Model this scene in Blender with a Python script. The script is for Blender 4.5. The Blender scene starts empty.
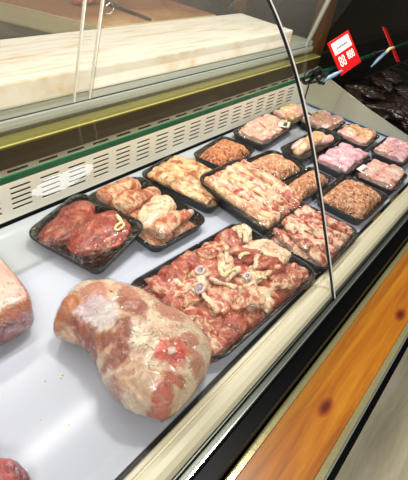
import bpy, bmesh, math, random
from mathutils import Vector, Matrix, noise
from mathutils.bvhtree import BVHTree

SC = bpy.context.scene
COL = SC.collection
R = math.radians

# ------------------------------------------------------------------ helpers
def lin(h):
    h = h.lstrip('#')
    c = [int(h[i:i + 2], 16) / 255 for i in (0, 2, 4)]
    return tuple([(x / 12.92 if x <= .04045 else ((x + .055) / 1.055) ** 2.4) for x in c] + [1.0])

def link(o, parent=None):
    COL.objects.link(o)
    if parent is not None:
        o.parent = parent
    return o

def obj(name, bm, mat, parent=None, smooth=True, loc=(0, 0, 0)):
    bmesh.ops.recalc_face_normals(bm, faces=bm.faces)
    me = bpy.data.meshes.new(name)
    bm.to_mesh(me)
    bm.free()
    for p in me.polygons:
        p.use_smooth = smooth
    if mat:
        me.materials.append(mat)
    o = bpy.data.objects.new(name, me)
    o.location = loc
    return link(o, parent)

def thing(name, label, cat, loc=(0, 0, 0), rot=(0, 0, 0), group=None):
    o = bpy.data.objects.new(name, None)
    o.empty_display_size = .05
    o.location = loc
    o.rotation_euler = rot
    o['label'] = label
    o['category'] = cat
    if group:
        o['group'] = group
    return link(o)

def tag(o, label, cat, group=None):
    o['label'] = label
    o['category'] = cat
    if group:
        o['group'] = group
    return o

def add_box(bm, x0, x1, y0, y1, z0, z1, bev=0):
    g = bmesh.ops.create_cube(bm, size=1)
    bmesh.ops.scale(bm, vec=(x1 - x0, y1 - y0, z1 - z0), verts=g['verts'])
    bmesh.ops.translate(bm, vec=((x0 + x1) / 2, (y0 + y1) / 2, (z0 + z1) / 2), verts=g['verts'])
    if bev:
        es = list({e for v in g['verts'] for e in v.link_edges})
        bmesh.ops.bevel(bm, geom=es, offset=bev, segments=2, affect='EDGES', profile=.6)

def box(name, b, mat, parent=None, bev=0):
    bm = bmesh.new()
    add_box(bm, *b, bev=bev)
    return obj(name, bm, mat, parent, smooth=False)

def add_prism(bm, prof, x0, x1, close=True):
    """profile of (y,z) points swept along x"""
    a = [bm.verts.new((x0, y, z)) for y, z in prof]
    b = [bm.verts.new((x1, y, z)) for y, z in prof]
    n = len(prof)
    for i in range(n if close else n - 1):
        j = (i + 1) % n
        bm.faces.new((a[i], a[j], b[j], b[i]))
    if close:
        bm.faces.new(a)
        bm.faces.new(list(reversed(b)))

def prism(name, prof, x0, x1, mat, parent=None, smooth=False):
    bm = bmesh.new()
    add_prism(bm, prof, x0, x1)
    return obj(name, bm, mat, parent, smooth=smooth)

def add_tube(bm, pts, r, n=8, radii=None):
    rings = []
    pts = [Vector(p) for p in pts]
    for i, p in enumerate(pts):
        t = (pts[min(i + 1, len(pts) - 1)] - pts[max(i - 1, 0)]).normalized()
        a = t.cross(Vector((0, 0, 1)))
        if a.length < .05:
            a = t.cross(Vector((1, 0, 0)))
        a.normalize()
        b = t.cross(a)
        rr = radii[i] if radii else r
        rings.append([bm.verts.new(p + a * rr * math.cos(k * math.tau / n) + b * rr * math.sin(k * math.tau / n)) for k in range(n)])
    for i in range(len(rings) - 1):
        for k in range(n):
            bm.faces.new((rings[i][k], rings[i][(k + 1) % n], rings[i + 1][(k + 1) % n], rings[i + 1][k]))
    bm.faces.new(rings[0])
    bm.faces.new(list(reversed(rings[-1])))

def cat(pts, t):
    """Catmull-Rom through tuples of any length"""
    n = len(pts) - 1
    f = min(max(t, 0), .99999) * n
    i = int(f)
    u = f - i
    p0, p1, p2, p3 = pts[max(i - 1, 0)], pts[i], pts[i + 1], pts[min(i + 2, n)]
    return tuple(.5 * (2 * b + (c - a) * u + (2 * a - 5 * b + 4 * c - d) * u * u + (3 * b - a - 3 * c + d) * u ** 3)
                 for a, b, c, d in zip(p0, p1, p2, p3))

def add_loft(bm, keys, nl=20, na=20, amp=.002, freq=40, seed=0, cap=.12, flat=0.0, sq=1.0):
    """keys: (x, y, z, half width, half height). A lump with round ends following a path."""
    off = Vector((seed * 7.13, seed * 3.7, seed * 1.9))
    rings = []
    for i in range(nl + 1):
        t = .5 - .5 * math.cos(math.pi * i / nl) if True else i / nl
        x, y, z, w, h = cat(keys, t)
        a, b = cat(keys, max(t - .03, 0)), cat(keys, min(t + .03, 1))
        tx, ty, tz = b[0] - a[0], b[1] - a[1], b[2] - a[2]
        l = math.hypot(tx, ty) or 1
        nx, ny = -ty / l, tx / l
        e = 1.0
        if t < cap:
            e = math.sqrt(max(0, 1 - (1 - t / cap) ** 2))
        if t > 1 - cap:
            e = math.sqrt(max(0, 1 - (1 - (1 - t) / cap) ** 2))
        e = max(e, .02)
        ring = []
        for k in range(na):
            th = k * math.tau / na
            c, s = math.cos(th), math.sin(th)
            if sq != 1.0:
                c = math.copysign(abs(c) ** sq, c)
                s = math.copysign(abs(s) ** sq, s)
            if s < 0:
                s *= (1 - flat)
            p = Vector((x + nx * w * e * c, y + ny * w * e * c, z + h * e * s))
            q = p * freq + off
            wq = q + Vector((noise.noise(q + Vector((5, 0, 0))), noise.noise(q + Vector((0, 9, 0))), 0)) * .8
            d = noise.noise(wq) + .55 * (.5 - abs(noise.noise(wq * 1.9)) * 2) + .25 * (.5 - abs(noise.noise(wq * 4.3)) * 2)
            rad = Vector((nx * c, ny * c, s))
            p = p + rad * d * amp * (e if e > .3 else .3)
            ring.append(bm.verts.new(p))
        rings.append(ring)
    for i in range(nl):
        for k in range(na):
            bm.faces.new((rings[i][k], rings[i][(k + 1) % na], rings[i + 1][(k + 1) % na], rings[i + 1][k]))
    bm.faces.new(rings[0])
    bm.faces.new(list(reversed(rings[-1])))

# ------------------------------------------------------------------ materials
def newmat(name):
    m = bpy.data.materials.new(name)
    m.use_nodes = True
    nt = m.node_tree
    nt.nodes.clear()
    out = nt.nodes.new('ShaderNodeOutputMaterial')
    return m, nt, out

def N(nt, typ, **kw):
    n = nt.nodes.new('ShaderNode' + typ)
    for k, v in kw.items():
        if k in n.inputs:
            n.inputs[k].default_value = v
        else:
            setattr(n, k, v)
    return n

def pbr(name, col, rough=.5, metal=0, bump=0, bscale=60, var=.0, coat=0, spec=.5, vscale=8, stretch=(1, 1, 1)):
    m, nt, out = newmat(name)
    b = N(nt, 'BsdfPrincipled', Roughness=rough, Metallic=metal)
    b.inputs['Coat Weight'].default_value = coat
    b.inputs['Specular IOR Level'].default_value = spec
    b.inputs['Base Color'].default_value = lin(col)
    tc = N(nt, 'TexCoord')
    mp = N(nt, 'Mapping')
    mp.inputs['Scale'].default_value = stretch
    nt.links.new(tc.outputs['Object'], mp.inputs['Vector'])
    if var:
        n = N(nt, 'TexNoise', Scale=vscale, Detail=6.0)
        nt.links.new(mp.outputs[0], n.inputs['Vector'])
        hs = N(nt, 'MapRange')
        hs.inputs['To Min'].default_value = 1 - var
        hs.inputs['To Max'].default_value = 1 + var
        nt.links.new(n.outputs['Fac'], hs.inputs['Value'])
        mx = N(nt, 'VectorMath', operation='SCALE')
        mx.inputs[0].default_value = lin(col)[:3]
        nt.links.new(hs.outputs[0], mx.inputs['Scale'])
        nt.links.new(mx.outputs[0], b.inputs['Base Color'])
    if bump:
        n = N(nt, 'TexNoise', Scale=bscale, Detail=4.0)
        nt.links.new(mp.outputs[0], n.inputs['Vector'])
        bp = N(nt, 'Bump', Strength=bump, Distance=.002)
        nt.links.new(n.outputs['Fac'], bp.inputs['Height'])
        nt.links.new(bp.outputs[0], b.inputs['Normal'])
    nt.links.new(b.outputs[0], out.inputs['Surface'])
    return m

def ramp(nt, stops, interp='LINEAR'):
    r = N(nt, 'ValToRGB')
    r.color_ramp.interpolation = interp
    els = r.color_ramp.elements
    while len(els) < len(stops):
        els.new(.5)
    for e, (p, c) in zip(els, stops):
        e.position = p
        e.color = lin(c)
    return r

def meat(name, stops, scale=22, stretch=(1, 1, 1), distort=1.2, bump=.5, rough=.36, rot=0, fine=.22):
    m, nt, out = newmat(name)
    tc = N(nt, 'TexCoord')
    oi = N(nt, 'ObjectInfo')
    ad = N(nt, 'VectorMath', operation='ADD')
    ml = N(nt, 'VectorMath', operation='SCALE')
    ml.inputs[0].default_value = (7.0, 13.0, 5.0)
    nt.links.new(oi.outputs['Random'], ml.inputs['Scale'])
    nt.links.new(tc.outputs['Object'], ad.inputs[0])
    nt.links.new(ml.outputs[0], ad.inputs[1])
    mp = N(nt, 'Mapping')
    mp.inputs['Scale'].default_value = stretch
    mp.inputs['Rotation'].default_value = (0, 0, rot)
    nt.links.new(ad.outputs[0], mp.inputs['Vector'])
    n = N(nt, 'TexNoise', Scale=scale, Detail=4.0, Roughness=.55, Distortion=distort)
    nt.links.new(mp.outputs[0], n.inputs['Vector'])
    r = ramp(nt, stops)
    nt.links.new(n.outputs['Fac'], r.inputs['Fac'])
    n2 = N(nt, 'TexNoise', Scale=scale * 7, Detail=3.0)
    nt.links.new(mp.outputs[0], n2.inputs['Vector'])
    mr = N(nt, 'MapRange')
    mr.inputs['To Min'].default_value = 1 - fine
    mr.inputs['To Max'].default_value = 1 + fine
    nt.links.new(n2.outputs['Fac'], mr.inputs['Value'])
    vm = N(nt, 'VectorMath', operation='SCALE')
    nt.links.new(r.outputs[0], vm.inputs[0])
    nt.links.new(mr.outputs[0], vm.inputs['Scale'])
    b = N(nt, 'BsdfPrincipled', Roughness=rough)
    b.inputs['Coat Weight'].default_value = .25
    b.inputs['Coat Roughness'].default_value = .12
    nt.links.new(vm.outputs[0], b.inputs['Base Color'])
    bp = N(nt, 'Bump', Strength=bump, Distance=.002)
    nt.links.new(n2.outputs['Fac'], bp.inputs['Height'])
    nt.links.new(bp.outputs[0], b.inputs['Normal'])
    nt.links.new(b.outputs[0], out.inputs['Surface'])
    return m

def attr_meat(name, rough=.34, bump=.5, scale=140):
    m, nt, out = newmat(name)
    at = N(nt, 'Attribute', attribute_name='meat_colour')
    tc = N(nt, 'TexCoord')
    n2 = N(nt, 'TexNoise', Scale=scale, Detail=4.0)
    nt.links.new(tc.outputs['Object'], n2.inputs['Vector'])
    mr = N(nt, 'MapRange')
    mr.inputs['To Min'].default_value = .82
    mr.inputs['To Max'].default_value = 1.18
    nt.links.new(n2.outputs['Fac'], mr.inputs['Value'])
    vm = N(nt, 'VectorMath', operation='SCALE')
    nt.links.new(at.outputs['Color'], vm.inputs[0])
    nt.links.new(mr.outputs[0], vm.inputs['Scale'])
    b = N(nt, 'BsdfPrincipled', Roughness=rough)
    b.inputs['Coat Weight'].default_value = .3
    b.inputs['Coat Roughness'].default_value = .1
    nt.links.new(vm.outputs[0], b.inputs['Base Color'])
    bp = N(nt, 'Bump', Strength=bump, Distance=.0015)
    nt.links.new(n2.outputs['Fac'], bp.inputs['Height'])
    nt.links.new(bp.outputs[0], b.inputs['Normal'])
    nt.links.new(b.outputs[0], out.inputs['Surface'])
    return m

def front_only(nt, sock):
    """no reflection from the inner side of a sheet (avoids false total reflection)"""
    g = N(nt, 'NewGeometry')
    iv = N(nt, 'Math', operation='SUBTRACT')
    iv.inputs[0].default_value = 1
    nt.links.new(g.outputs['Backfacing'], iv.inputs[1])
    mu = N(nt, 'Math', operation='MULTIPLY')
    nt.links.new(sock, mu.inputs[0])
    nt.links.new(iv.outputs[0], mu.inputs[1])
    return mu.outputs[0]

def film_mat(name, base=.05, mult=.9, rough=.1, bump=.6, scale=26, milk=.0):
    m, nt, out = newmat(name)
    tc = N(nt, 'TexCoord')
    oi = N(nt, 'ObjectInfo')
    ad = N(nt, 'VectorMath', operation='ADD')
    ml = N(nt, 'VectorMath', operation='SCALE')
    ml.inputs[0].default_value = (3.0, 5.0, 2.0)
    nt.links.new(oi.outputs['Random'], ml.inputs['Scale'])
    nt.links.new(tc.outputs['Object'], ad.inputs[0])
    nt.links.new(ml.outputs[0], ad.inputs[1])
    n = N(nt, 'TexNoise', Scale=scale, Detail=3.0, Distortion=1.6)
    nt.links.new(ad.outputs[0], n.inputs['Vector'])
    # ridges: 1-|2f-1|
    a = N(nt, 'Math', operation='MULTIPLY_ADD')
    a.inputs[1].default_value = 2
    a.inputs[2].default_value = -1
    nt.links.new(n.outputs['Fac'], a.inputs[0])
    ab = N(nt, 'Math', operation='ABSOLUTE')
    nt.links.new(a.outputs[0], ab.inputs[0])
    pw = N(nt, 'Math', operation='POWER')
    pw.inputs[1].default_value = .6
    nt.links.new(ab.outputs[0], pw.inputs[0])
    bp = N(nt, 'Bump', Strength=bump, Distance=.03)
    nt.links.new(pw.outputs[0], bp.inputs['Height'])
    fr = N(nt, 'Fresnel', IOR=1.5)
    nt.links.new(bp.outputs[0], fr.inputs['Normal'])
    ma = N(nt, 'Math', operation='MULTIPLY_ADD', use_clamp=True)
    ma.inputs[1].default_value = mult
    ma.inputs[2].default_value = base
    nt.links.new(fr.outputs[0], ma.inputs[0])
    tr = N(nt, 'BsdfTransparent')
    gl = N(nt, 'BsdfGlossy', Roughness=rough)
    nt.links.new(bp.outputs[0], gl.inputs['Normal'])
    mx = N(nt, 'MixShader')
    nt.links.new(front_only(nt, ma.outputs[0]), mx.inputs[0])
    nt.links.new(tr.outputs[0], mx.inputs[1])
    nt.links.new(gl.outputs[0], mx.inputs[2])
    last = mx
    if milk:
        df = N(nt, 'BsdfDiffuse')
        df.inputs['Color'].default_value = (.9, .9, .88, 1)
        m2 = N(nt, 'MixShader')
        m2.inputs[0].default_value = milk
        nt.links.new(mx.outputs[0], m2.inputs[1])
        nt.links.new(df.outputs[0], m2.inputs[2])
        last = m2
    nt.links.new(last.outputs[0], out.inputs['Surface'])
    return m

def glass_mat(name, tint='f4faf6', ior=1.45, mult=.8, milk=0, milkcol='ffffff', rough=0.0, base=0):
    m, nt, out = newmat(name)
    fr = N(nt, 'Fresnel', IOR=ior)
    ma = N(nt, 'Math', operation='MULTIPLY_ADD', use_clamp=True)
    ma.inputs[1].default_value = mult
    ma.inputs[2].default_value = base
    nt.links.new(fr.outputs[0], ma.inputs[0])
    tr = N(nt, 'BsdfTransparent')
    tr.inputs['Color'].default_value = lin(tint)
    gl = N(nt, 'BsdfGlossy', Roughness=rough)
    mx = N(nt, 'MixShader')
    nt.links.new(front_only(nt, ma.outputs[0]), mx.inputs[0])
    nt.links.new(tr.outputs[0], mx.inputs[1])
    nt.links.new(gl.outputs[0], mx.inputs[2])
    last = mx
    if milk:
        df = N(nt, 'BsdfDiffuse')
        df.inputs['Color'].default_value = lin(milkcol)
        m2 = N(nt, 'MixShader')
        m2.inputs[0].default_value = milk
        nt.links.new(mx.outputs[0], m2.inputs[1])
        nt.links.new(df.outputs[0], m2.inputs[2])
        last = m2
    nt.links.new(last.outputs[0], out.inputs['Surface'])
    return m

M = {}
M['deck'] = pbr('white_deck_plastic', 'bec2d0', .16, var=.03, vscale=5, spec=.3)
M['vent'] = pbr('cream_painted_steel', 'f0ebe2', .4, var=.04, vscale=6)
M['dark'] = pbr('black_void_lining', '060606', .6)
M['black'] = pbr('black_gloss_panel', '020202', .35, spec=.08)
M['bronze'] = pbr('dark_bronze_trim', '3a3220', .35, metal=.1, var=.25, vscale=14, stretch=(.3, 1, 1))
M['olive'] = pbr('olive_steel_reflection', '7c743a', .3, metal=.15, var=.15, vscale=10, stretch=(.3, 1, 1))  # olive tint stands in for warm reflections on steel
M['edgeglint'] = pbr('edge_highlight_line', 'e0d68c', .3)  # pale colour for the painted highlight along the beam edge
M['steel'] = pbr('brushed_steel', 'a8aca0', .3, metal=.15, var=.2, vscale=30, stretch=(.1, 3, 3))
M['brightsteel'] = pbr('bright_steel', 'c8ccc4', .2, metal=.9)
M['cream'] = pbr('cream_plastic_rail', 'd6ceb2', .32, var=.06, vscale=5, stretch=(.5, 3, 3))
M['greenedge'] = pbr('green_glass_edge', '0a5c3c', .2, spec=.5)
M['brass'] = pbr('polished_brass', 'd8cc94', .2, metal=.8, bump=.3, bscale=30, var=.15)
M['channel'] = pbr('dark_channel_steel', '60645c', .38, metal=.7, var=.2, vscale=30, stretch=(.1, 3, 3))
M['amber'] = pbr('gold_reflection_strip', '8a6a2c', .35)  # colour of the painted gold reflections
M['seal'] = pbr('black_rubber_seal', '0a0b0a', .5)
M['glass'] = glass_mat('clear_glass', 'fcfcfa', 1.45, .55)
M['shelfglass'] = glass_mat('shelf_glass', 'f4f5ec', 1.45, .7)
M['rearglass'] = glass_mat('rear_glass', 'f6f6f2', 1.45, .9, milk=.035, milkcol='fff6e8')  # slight milk paints the haze of reflections over the boards
M['endglass'] = glass_mat('reflection_tint_end_glass', 'c8c8b4', 1.45, .8, milk=.62, milkcol='dcd8c4')  # beige milk paints the interior reflected in clear end glass
M['tray'] = pbr('black_foam_tray', '0a0d0b', .28, bump=.15, bscale=300, spec=.4)
M['film'] = film_mat('cling_film', .012, .95, .05, 1.0, 44)
M['film2'] = film_mat('thick_cling_film', .015, 1.0, .05, 1.0, 40, milk=.012)
M['label'] = pbr('white_sticker', 'eeeae0', .5)
M['ink'] = pbr('dark_ink', '33333c', .6)
M['red'] = pbr('red_plastic_card', 'c4060c', .35, spec=.3)
M['blueclear'] = pbr('pale_blue_plastic', '7f9cba', .25)
M['board'] = None

# cutting boards: white polyethylene with knife scratches / meat stains
def board_mat(name, stained):
    m, nt, out = newmat(name)
    tc = N(nt, 'TexCoord')
    mp = N(nt, 'Mapping')
    mp.inputs['Scale'].default_value = (3, 30, 3)
    mp.inputs['Rotation'].default_value = (0, 0, R(25))
    nt.links.new(tc.outputs['Object'], mp.inputs['Vector'])
    n = N(nt, 'TexNoise', Scale=3.0, Detail=6.0)
    nt.links.new(mp.outputs[0], n.inputs['Vector'])
    r = ramp(nt, [(.3, 'e0c4a0'), (.46, 'f0e8dc'), (.7, 'f4f0ea')])
    nt.links.new(n.outputs['Fac'], r.inputs['Fac'])
    col = r.outputs[0]
    if stained:
        n2 = N(nt, 'TexNoise', Scale=3.2, Detail=7.0, Roughness=.65)
        nt.links.new(tc.outputs['Object'], n2.inputs['Vector'])
        # stain is stronger away from the worn front edge
        sx = N(nt, 'SeparateXYZ')
        nt.links.new(tc.outputs['Object'], sx.inputs[0])
        g = N(nt, 'Math', operation='MULTIPLY_ADD')
        g.inputs[1].default_value = 1.5
        g.inputs[2].default_value = .02
        nt.links.new(sx.outputs[1], g.inputs[0])
        a = N(nt, 'Math', operation='ADD', use_clamp=True)
        nt.links.new(g.outputs[0], a.inputs[0])
        nt.links.new(n2.outputs['Fac'], a.inputs[1])
        sr = ramp(nt, [(.28, 'f2ead8'), (.5, 'c49a6c'), (.75, '8a5c3c')])
        nt.links.new(a.outputs[0], sr.inputs['Fac'])
        mx = N(nt, 'MixRGB', blend_type='MULTIPLY')
        mx.inputs[0].default_value = .8
        nt.links.new(sr.outputs[0], mx.inputs[1])
        nt.links.new(r.outputs[0], mx.inputs[2])
        # only the top face is stained: the sides stay cream
        geo = N(nt, 'NewGeometry')
        s2 = N(nt, 'SeparateXYZ')
        nt.links.new(geo.outputs['Normal'], s2.inputs[0])
        m3 = N(nt, 'MixRGB')
        m3.inputs[1].default_value = lin('cfc296')
        nt.links.new(s2.outputs[2], m3.inputs[0])
        nt.links.new(mx.outputs[0], m3.inputs[2])
        col = m3.outputs[0]
    b = N(nt, 'BsdfPrincipled', Roughness=.45)
    nt.links.new(col, b.inputs['Base Color'])
    nt.links.new(b.outputs[0], out.inputs['Surface'])
    return m
M['board'] = board_mat('white_cutting_board', False)
M['board2'] = board_mat('stained_cutting_board', True)

def wood_mat():
    m, nt, out = newmat('orange_pine_laminate')
    tc = N(nt, 'TexCoord')
    # knots push the grain aside
    knots = [(.548, .018), (.905, -.006), (1.25, .03)]
    vec = tc.outputs['Object']
    fac = None
    for kx, ky in knots:
        mp = N(nt, 'Mapping')
        mp.inputs['Location'].default_value = (-kx * 1.0, -ky * 2.2, 0)
        mp.inputs['Scale'].default_value = (1.0, 2.2, 0)
        nt.links.new(tc.outputs['Object'], mp.inputs['Vector'])
        ln = N(nt, 'VectorMath', operation='LENGTH')
        nt.links.new(mp.outputs[0], ln.inputs[0])
        mr = N(nt, 'MapRange', interpolation_type='SMOOTHSTEP')
        mr.inputs['From Min'].default_value = .0
        mr.inputs['From Max'].default_value = .05
        mr.inputs['To Min'].default_value = 1
        mr.inputs['To Max'].default_value = 0
        nt.links.new(ln.outputs['Value'], mr.inputs['Value'])
        if fac is None:
            fac = mr.outputs[0]
        else:
            mm = N(nt, 'Math', operation='MAXIMUM')
            nt.links.new(fac, mm.inputs[0])
            nt.links.new(mr.outputs[0], mm.inputs[1])
            fac = mm.outputs[0]
    mp = N(nt, 'Mapping')
    mp.inputs['Scale'].default_value = (1.1, 16, 1)
    nt.links.new(vec, mp.inputs['Vector'])
    cb = N(nt, 'CombineXYZ')
    sc = N(nt, 'Math', operation='MULTIPLY')
    sc.inputs[1].default_value = .12
    nt.links.new(fac, sc.inputs[0])
    nt.links.new(sc.outputs[0], cb.inputs[1])
    ad = N(nt, 'VectorMath', operation='ADD')
    nt.links.new(mp.outputs[0], ad.inputs[0])
    nt.links.new(cb.outputs[0], ad.inputs[1])
    n = N(nt, 'TexNoise', Scale=2.2, Detail=7.0, Roughness=.62, Distortion=.8)
    nt.links.new(ad.outputs[0], n.inputs['Vector'])
    r = ramp(nt, [(.3, '8c4a08'), (.48, 'b0680c'), (.66, 'c27e18')])
    nt.links.new(n.outputs['Fac'], r.inputs['Fac'])
    kr = ramp(nt, [(.35, 'ffffff'), (.7, 'd0a070'), (.95, '8a5020')])
    nt.links.new(fac, kr.inputs['Fac'])
    mx = N(nt, 'MixRGB', blend_type='MULTIPLY')
    mx.inputs[0].default_value = 1
    nt.links.new(r.outputs[0], mx.inputs[1])
    nt.links.new(kr.outputs[0], mx.inputs[2])
    b = N(nt, 'BsdfPrincipled', Roughness=.3)
    nt.links.new(mx.outputs[0], b.inputs['Base Color'])
    nt.links.new(b.outputs[0], out.inputs['Surface'])
    return m
M['wood'] = wood_mat()

def floor_mat():
    m, nt, out = newmat('beige_travertine_tile')
    tc = N(nt, 'TexCoord')
    mp = N(nt, 'Mapping')
    mp.inputs['Scale'].default_value = (.7, 5, 1)
    mp.inputs['Rotation'].default_value = (0, 0, R(28))
    nt.links.new(tc.outputs['Object'], mp.inputs['Vector'])
    n = N(nt, 'TexNoise', Scale=3.0, Detail=8.0, Roughness=.65, Distortion=.4)
    nt.links.new(mp.outputs[0], n.inputs['Vector'])
    r = ramp(nt, [(.3, 'b8ac8c'), (.5, 'd4c8a8'), (.7, 'e6dcc4')])
    nt.links.new(n.outputs['Fac'], r.inputs['Fac'])
    b = N(nt, 'BsdfPrincipled', Roughness=.3)
    nt.links.new(r.outputs[0], b.inputs['Base Color'])
    nt.links.new(b.outputs[0], out.inputs['Surface'])
    return m
M['floor'] = floor_mat()
M['wall'] = pbr('dark_shop_wall', '2c2216', .5, var=.5, vscale=3)
M['worktop'] = pbr('black_worktop', '0b0b0a', .35, var=.4)
M['timber'] = pbr('dark_brown_timber', '80501c', .5, var=.3, vscale=6, stretch=(4, 4, .5))

# meat looks
M['lamb'] = meat('lamb_red_and_fat', [(.30, '943020'), (.42, 'b4503a'), (.50, 'c87458'), (.55, 'e0b490'), (.70, 'f0d8b4')], 27, distort=2.0)
M['lambred'] = meat('lamb_lean', [(.30, '80261a'), (.44, 'a84432'), (.57, 'c06a50'), (.63, 'dcac88'), (.76, 'f0d4b0')], 27, distort=1.8)
M['lambfat'] = meat('lamb_fat_side', [(.28, 'b45c40'), (.37, 'd49878'), (.45, 'e8c8a2'), (.70, 'f4e2c2')], 24, distort=1.8)
M['bone'] = pbr('bone_end', 'dcc4b8', .35, var=.12, vscale=40)
M['marrow'] = pbr('violet_bone_centre', 'a08cb0', .3, var=.15, vscale=60)
M['yellowfat'] = pbr('yellow_fat', 'ead8a0', .35, var=.08, vscale=40)
M['steak'] = meat('dark_red_steak', [(.26, '6a1a12'), (.44, '8e2c22'), (.56, 'a84836'), (.64, 'c07458'), (.72, 'e4b492')], 22, stretch=(1, 2.2, 1), distort=1.8)
M['shank'] = meat('shank_meat', [(.30, '9c3420'), (.42, 'bc5c3c'), (.50, 'd48c68'), (.58, 'e8bc98'), (.7, 'f0d4b4')], 20, stretch=(2.0, 1, 1), distort=1.8)
M['breast'] = meat('breast_fat_strips', [(.34, 'b04c30'), (.43, 'cc8058'), (.51, 'e8bc8c'), (.70, 'f2d8b0')], 26, distort=1.6)
M['sliced'] = meat('marbled_slices', [(.34, 'a83024'), (.44, 'c4604c'), (.50, 'e4b494'), (.70, 'f0d8c0')], 36, distort=1.4)
M['mincepale'] = meat('orange_mince', [(.30, 'b8562c'), (.5, 'dc8654'), (.68, 'f6c49c')], 90, distort=.5)
M['mincebrown'] = meat('brown_mince', [(.30, 'b4663c'), (.5, 'dc9a6c'), (.68, 'fadcb8')], 90, distort=.5)
M['mincebase'] = meat('mince_gap_shade', [(.3, '70341c'), (.6, '985030')], 90)  # darker bed colour paints the shade between the strands
M['chickpink'] = meat('pink_chicken', [(.28, 'e08c84'), (.42, 'eca89c'), (.54, 'f6c4b4'), (.68, 'fae4d6')], 26, distort=1.3)
M['chicklilac'] = meat('lilac_pink_chicken', [(.28, 'dc8894'), (.42, 'e8a8b4'), (.54, 'f2c4ca'), (.68, 'fae2e0')], 26, distort=1.3)
M['chickskin'] = meat('chicken_skin', [(.28, 'd07844'), (.42, 'e8a470'), (.54, 'f6d0a4'), (.68, 'fae8cc')], 24, distort=1.4)
M['darkmeat'] = meat('unlit_meat_tone', [(.3, '160c08'), (.55, '2e1a12'), (.8, '4a3022')], 12)  # very dark colour so the lumps look unlit despite nearby lamps
M['attrmeat'] = attr_meat('mapped_joint_meat')

# ------------------------------------------------------------------ the shop around
FLOOR_Z = -.90
o = box('floor', (-2.5, 6, -2.6, 4.2, FLOOR_Z - .05, FLOOR_Z), M['floor'])
o['kind'] = 'structure'
o = box('wall_back', (-2.5, 6, 4.1, 4.2, FLOOR_Z, 2.4), M['wall'])
o['kind'] = 'structure'
o = box('wall_right', (5.9, 6, -2.6, 4.1, FLOOR_Z, 2.4), M['wall'])
o['kind'] = 'structure'

# ------------------------------------------------------------------ display case
YB = .772
X0, X1 = -.55, 1.79
case = thing('display_case', 'long refrigerated meat counter with curved glass front and wood bumper shelf', 'display case', (0, 0, FLOOR_Z))
case_parts = []
def cp(o):
    o.location.z -= FLOOR_Z
    return o

# deck with a low step near the front
bm = bmesh.new()
add_prism(bm, [(.190, -.012), (.190, .0), (.745, .0), (.752, .004), (.7715, .006), (.7715, -.012)], X0, X1)
cp(obj('deck', bm, M['deck'], case, smooth=False))
# vent panel with real slots, in front of a dark duct
bm = bmesh.new()
vx = [(X0, 0)]
zr = []
xs = [X0]
z0v, z1v = .018, .157
rows = [.040 + i * .0132 for i in range(5)]
zs = [z0v]
slots = set()
for i, z in enumerate(rows):
    zs += [z, z + .0062]
zs += [.1345, .1410, z1v]
cells = []
XE = 1.705
x = .395 - .0755 * 12
k = 0
while x + .05 < XE - .02:
    if x > X0:
        xs += [x, x + .05]
    x += .0755
xs.append(XE)
grid = [[bm.verts.new((xx, YB, zz)) for zz in zs] for xx in xs]
for i in range(len(xs) - 1):
    for j in range(len(zs) - 1):
        if i % 2 == 1 and j % 2 == 1:
            continue
        bm.faces.new((grid[i][j], grid[i + 1][j], grid[i + 1][j + 1], grid[i][j + 1]))
r = bmesh.ops.extrude_face_region(bm, geom=list(bm.faces))
bmesh.ops.translate(bm, vec=(0, .003, 0), verts=[v for v in r['geom'] if isinstance(v, bmesh.types.BMVert)])
cp(obj('vent_panel', bm, M['vent'], case, smooth=False))
cp(box('air_duct', (X0, XE, YB + .006, YB + .05, .0, .150), M['dark'], case))
cp(box('end_upright', (XE + .002, X1 - .002, YB + .004, YB + .05, 0, .150), M['vent'], case))
# rear beam: bronze face, steel top painted olive like a warm reflection, steel channel for the glass
cp(prism('rear_beam', [(.762, .1525), (.762, .198), (.772, .2035), (.772, .1525)], X0, 1.79, M['bronze'], case))
cp(prism('beam_top', [(.7605, .1985), (.7605, .2035), (.768, .206), (.797, .206), (.797, .19), (.775, .19)], X0, 1.79, M['olive'], case))
for n_, (a, b, h, mt) in enumerate([(.797, .803, .213, 'bronze'), (.8035, .811, .231, 'steel'), (.8112, .8125, .2335, 'seal'), (.8127, .90, .2500, 'steel')]):
    cp(box('glass_track', (X0, 1.79, a, b, .17, h), M[mt], case))
# shelf of glass above the vents
cp(box('glass_shelf', (X0, 3.0, .602, .758, .2385, .2445), M['shelfglass'], case))
cp(box('shelf_edge', (X0, 3.0, .598, .602, .2335, .2455), M['greenedge'], case))
# rear glass doors leaning over the boards
def slab(name, y0, z0, y1, z1, x0, x1, th, mat):
    d = Vector((0, y1 - y0, z1 - z0)).normalized()
    n = Vector((0, -d.z, d.y)) * th / 2
    prof = [(y0 + n.y, z0 + n.z), (y0 - n.y, z0 - n.z), (y1 - n.y, z1 - n.z), (y1 + n.y, z1 + n.z)]
    return cp(prism(name, prof, x0, x1, mat, case))
slab('rear_glass', .826, .206, .752, .54, .652, 1.735, .005, M['rearglass'])
slab('rear_glass', .818, .206, .744, .54, X0, .650, .005, M['rearglass'])
for xx in (.600, .645):
    slab('rear_glass_edge', .821, .206, .747, .54, xx, xx + .0028, .007, M['vent'])
slab('rear_glass_frame', .822, .206, .748, .54, 1.737, 1.752, .012, M['steel'])
# door pull ring in the glass
bm = bmesh.new()
for k in range(20):
    pass
ring = [(.668 + .011 * math.cos(a * math.tau / 24), .771 - .011 * .22 * math.sin(a * math.tau / 24), .437 + .011 * math.sin(a * math.tau / 24)) for a in range(25)]
add_tube(bm, ring, .0012, 6)
cp(obj('finger_hole', bm, M['brightsteel'], case))
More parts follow.
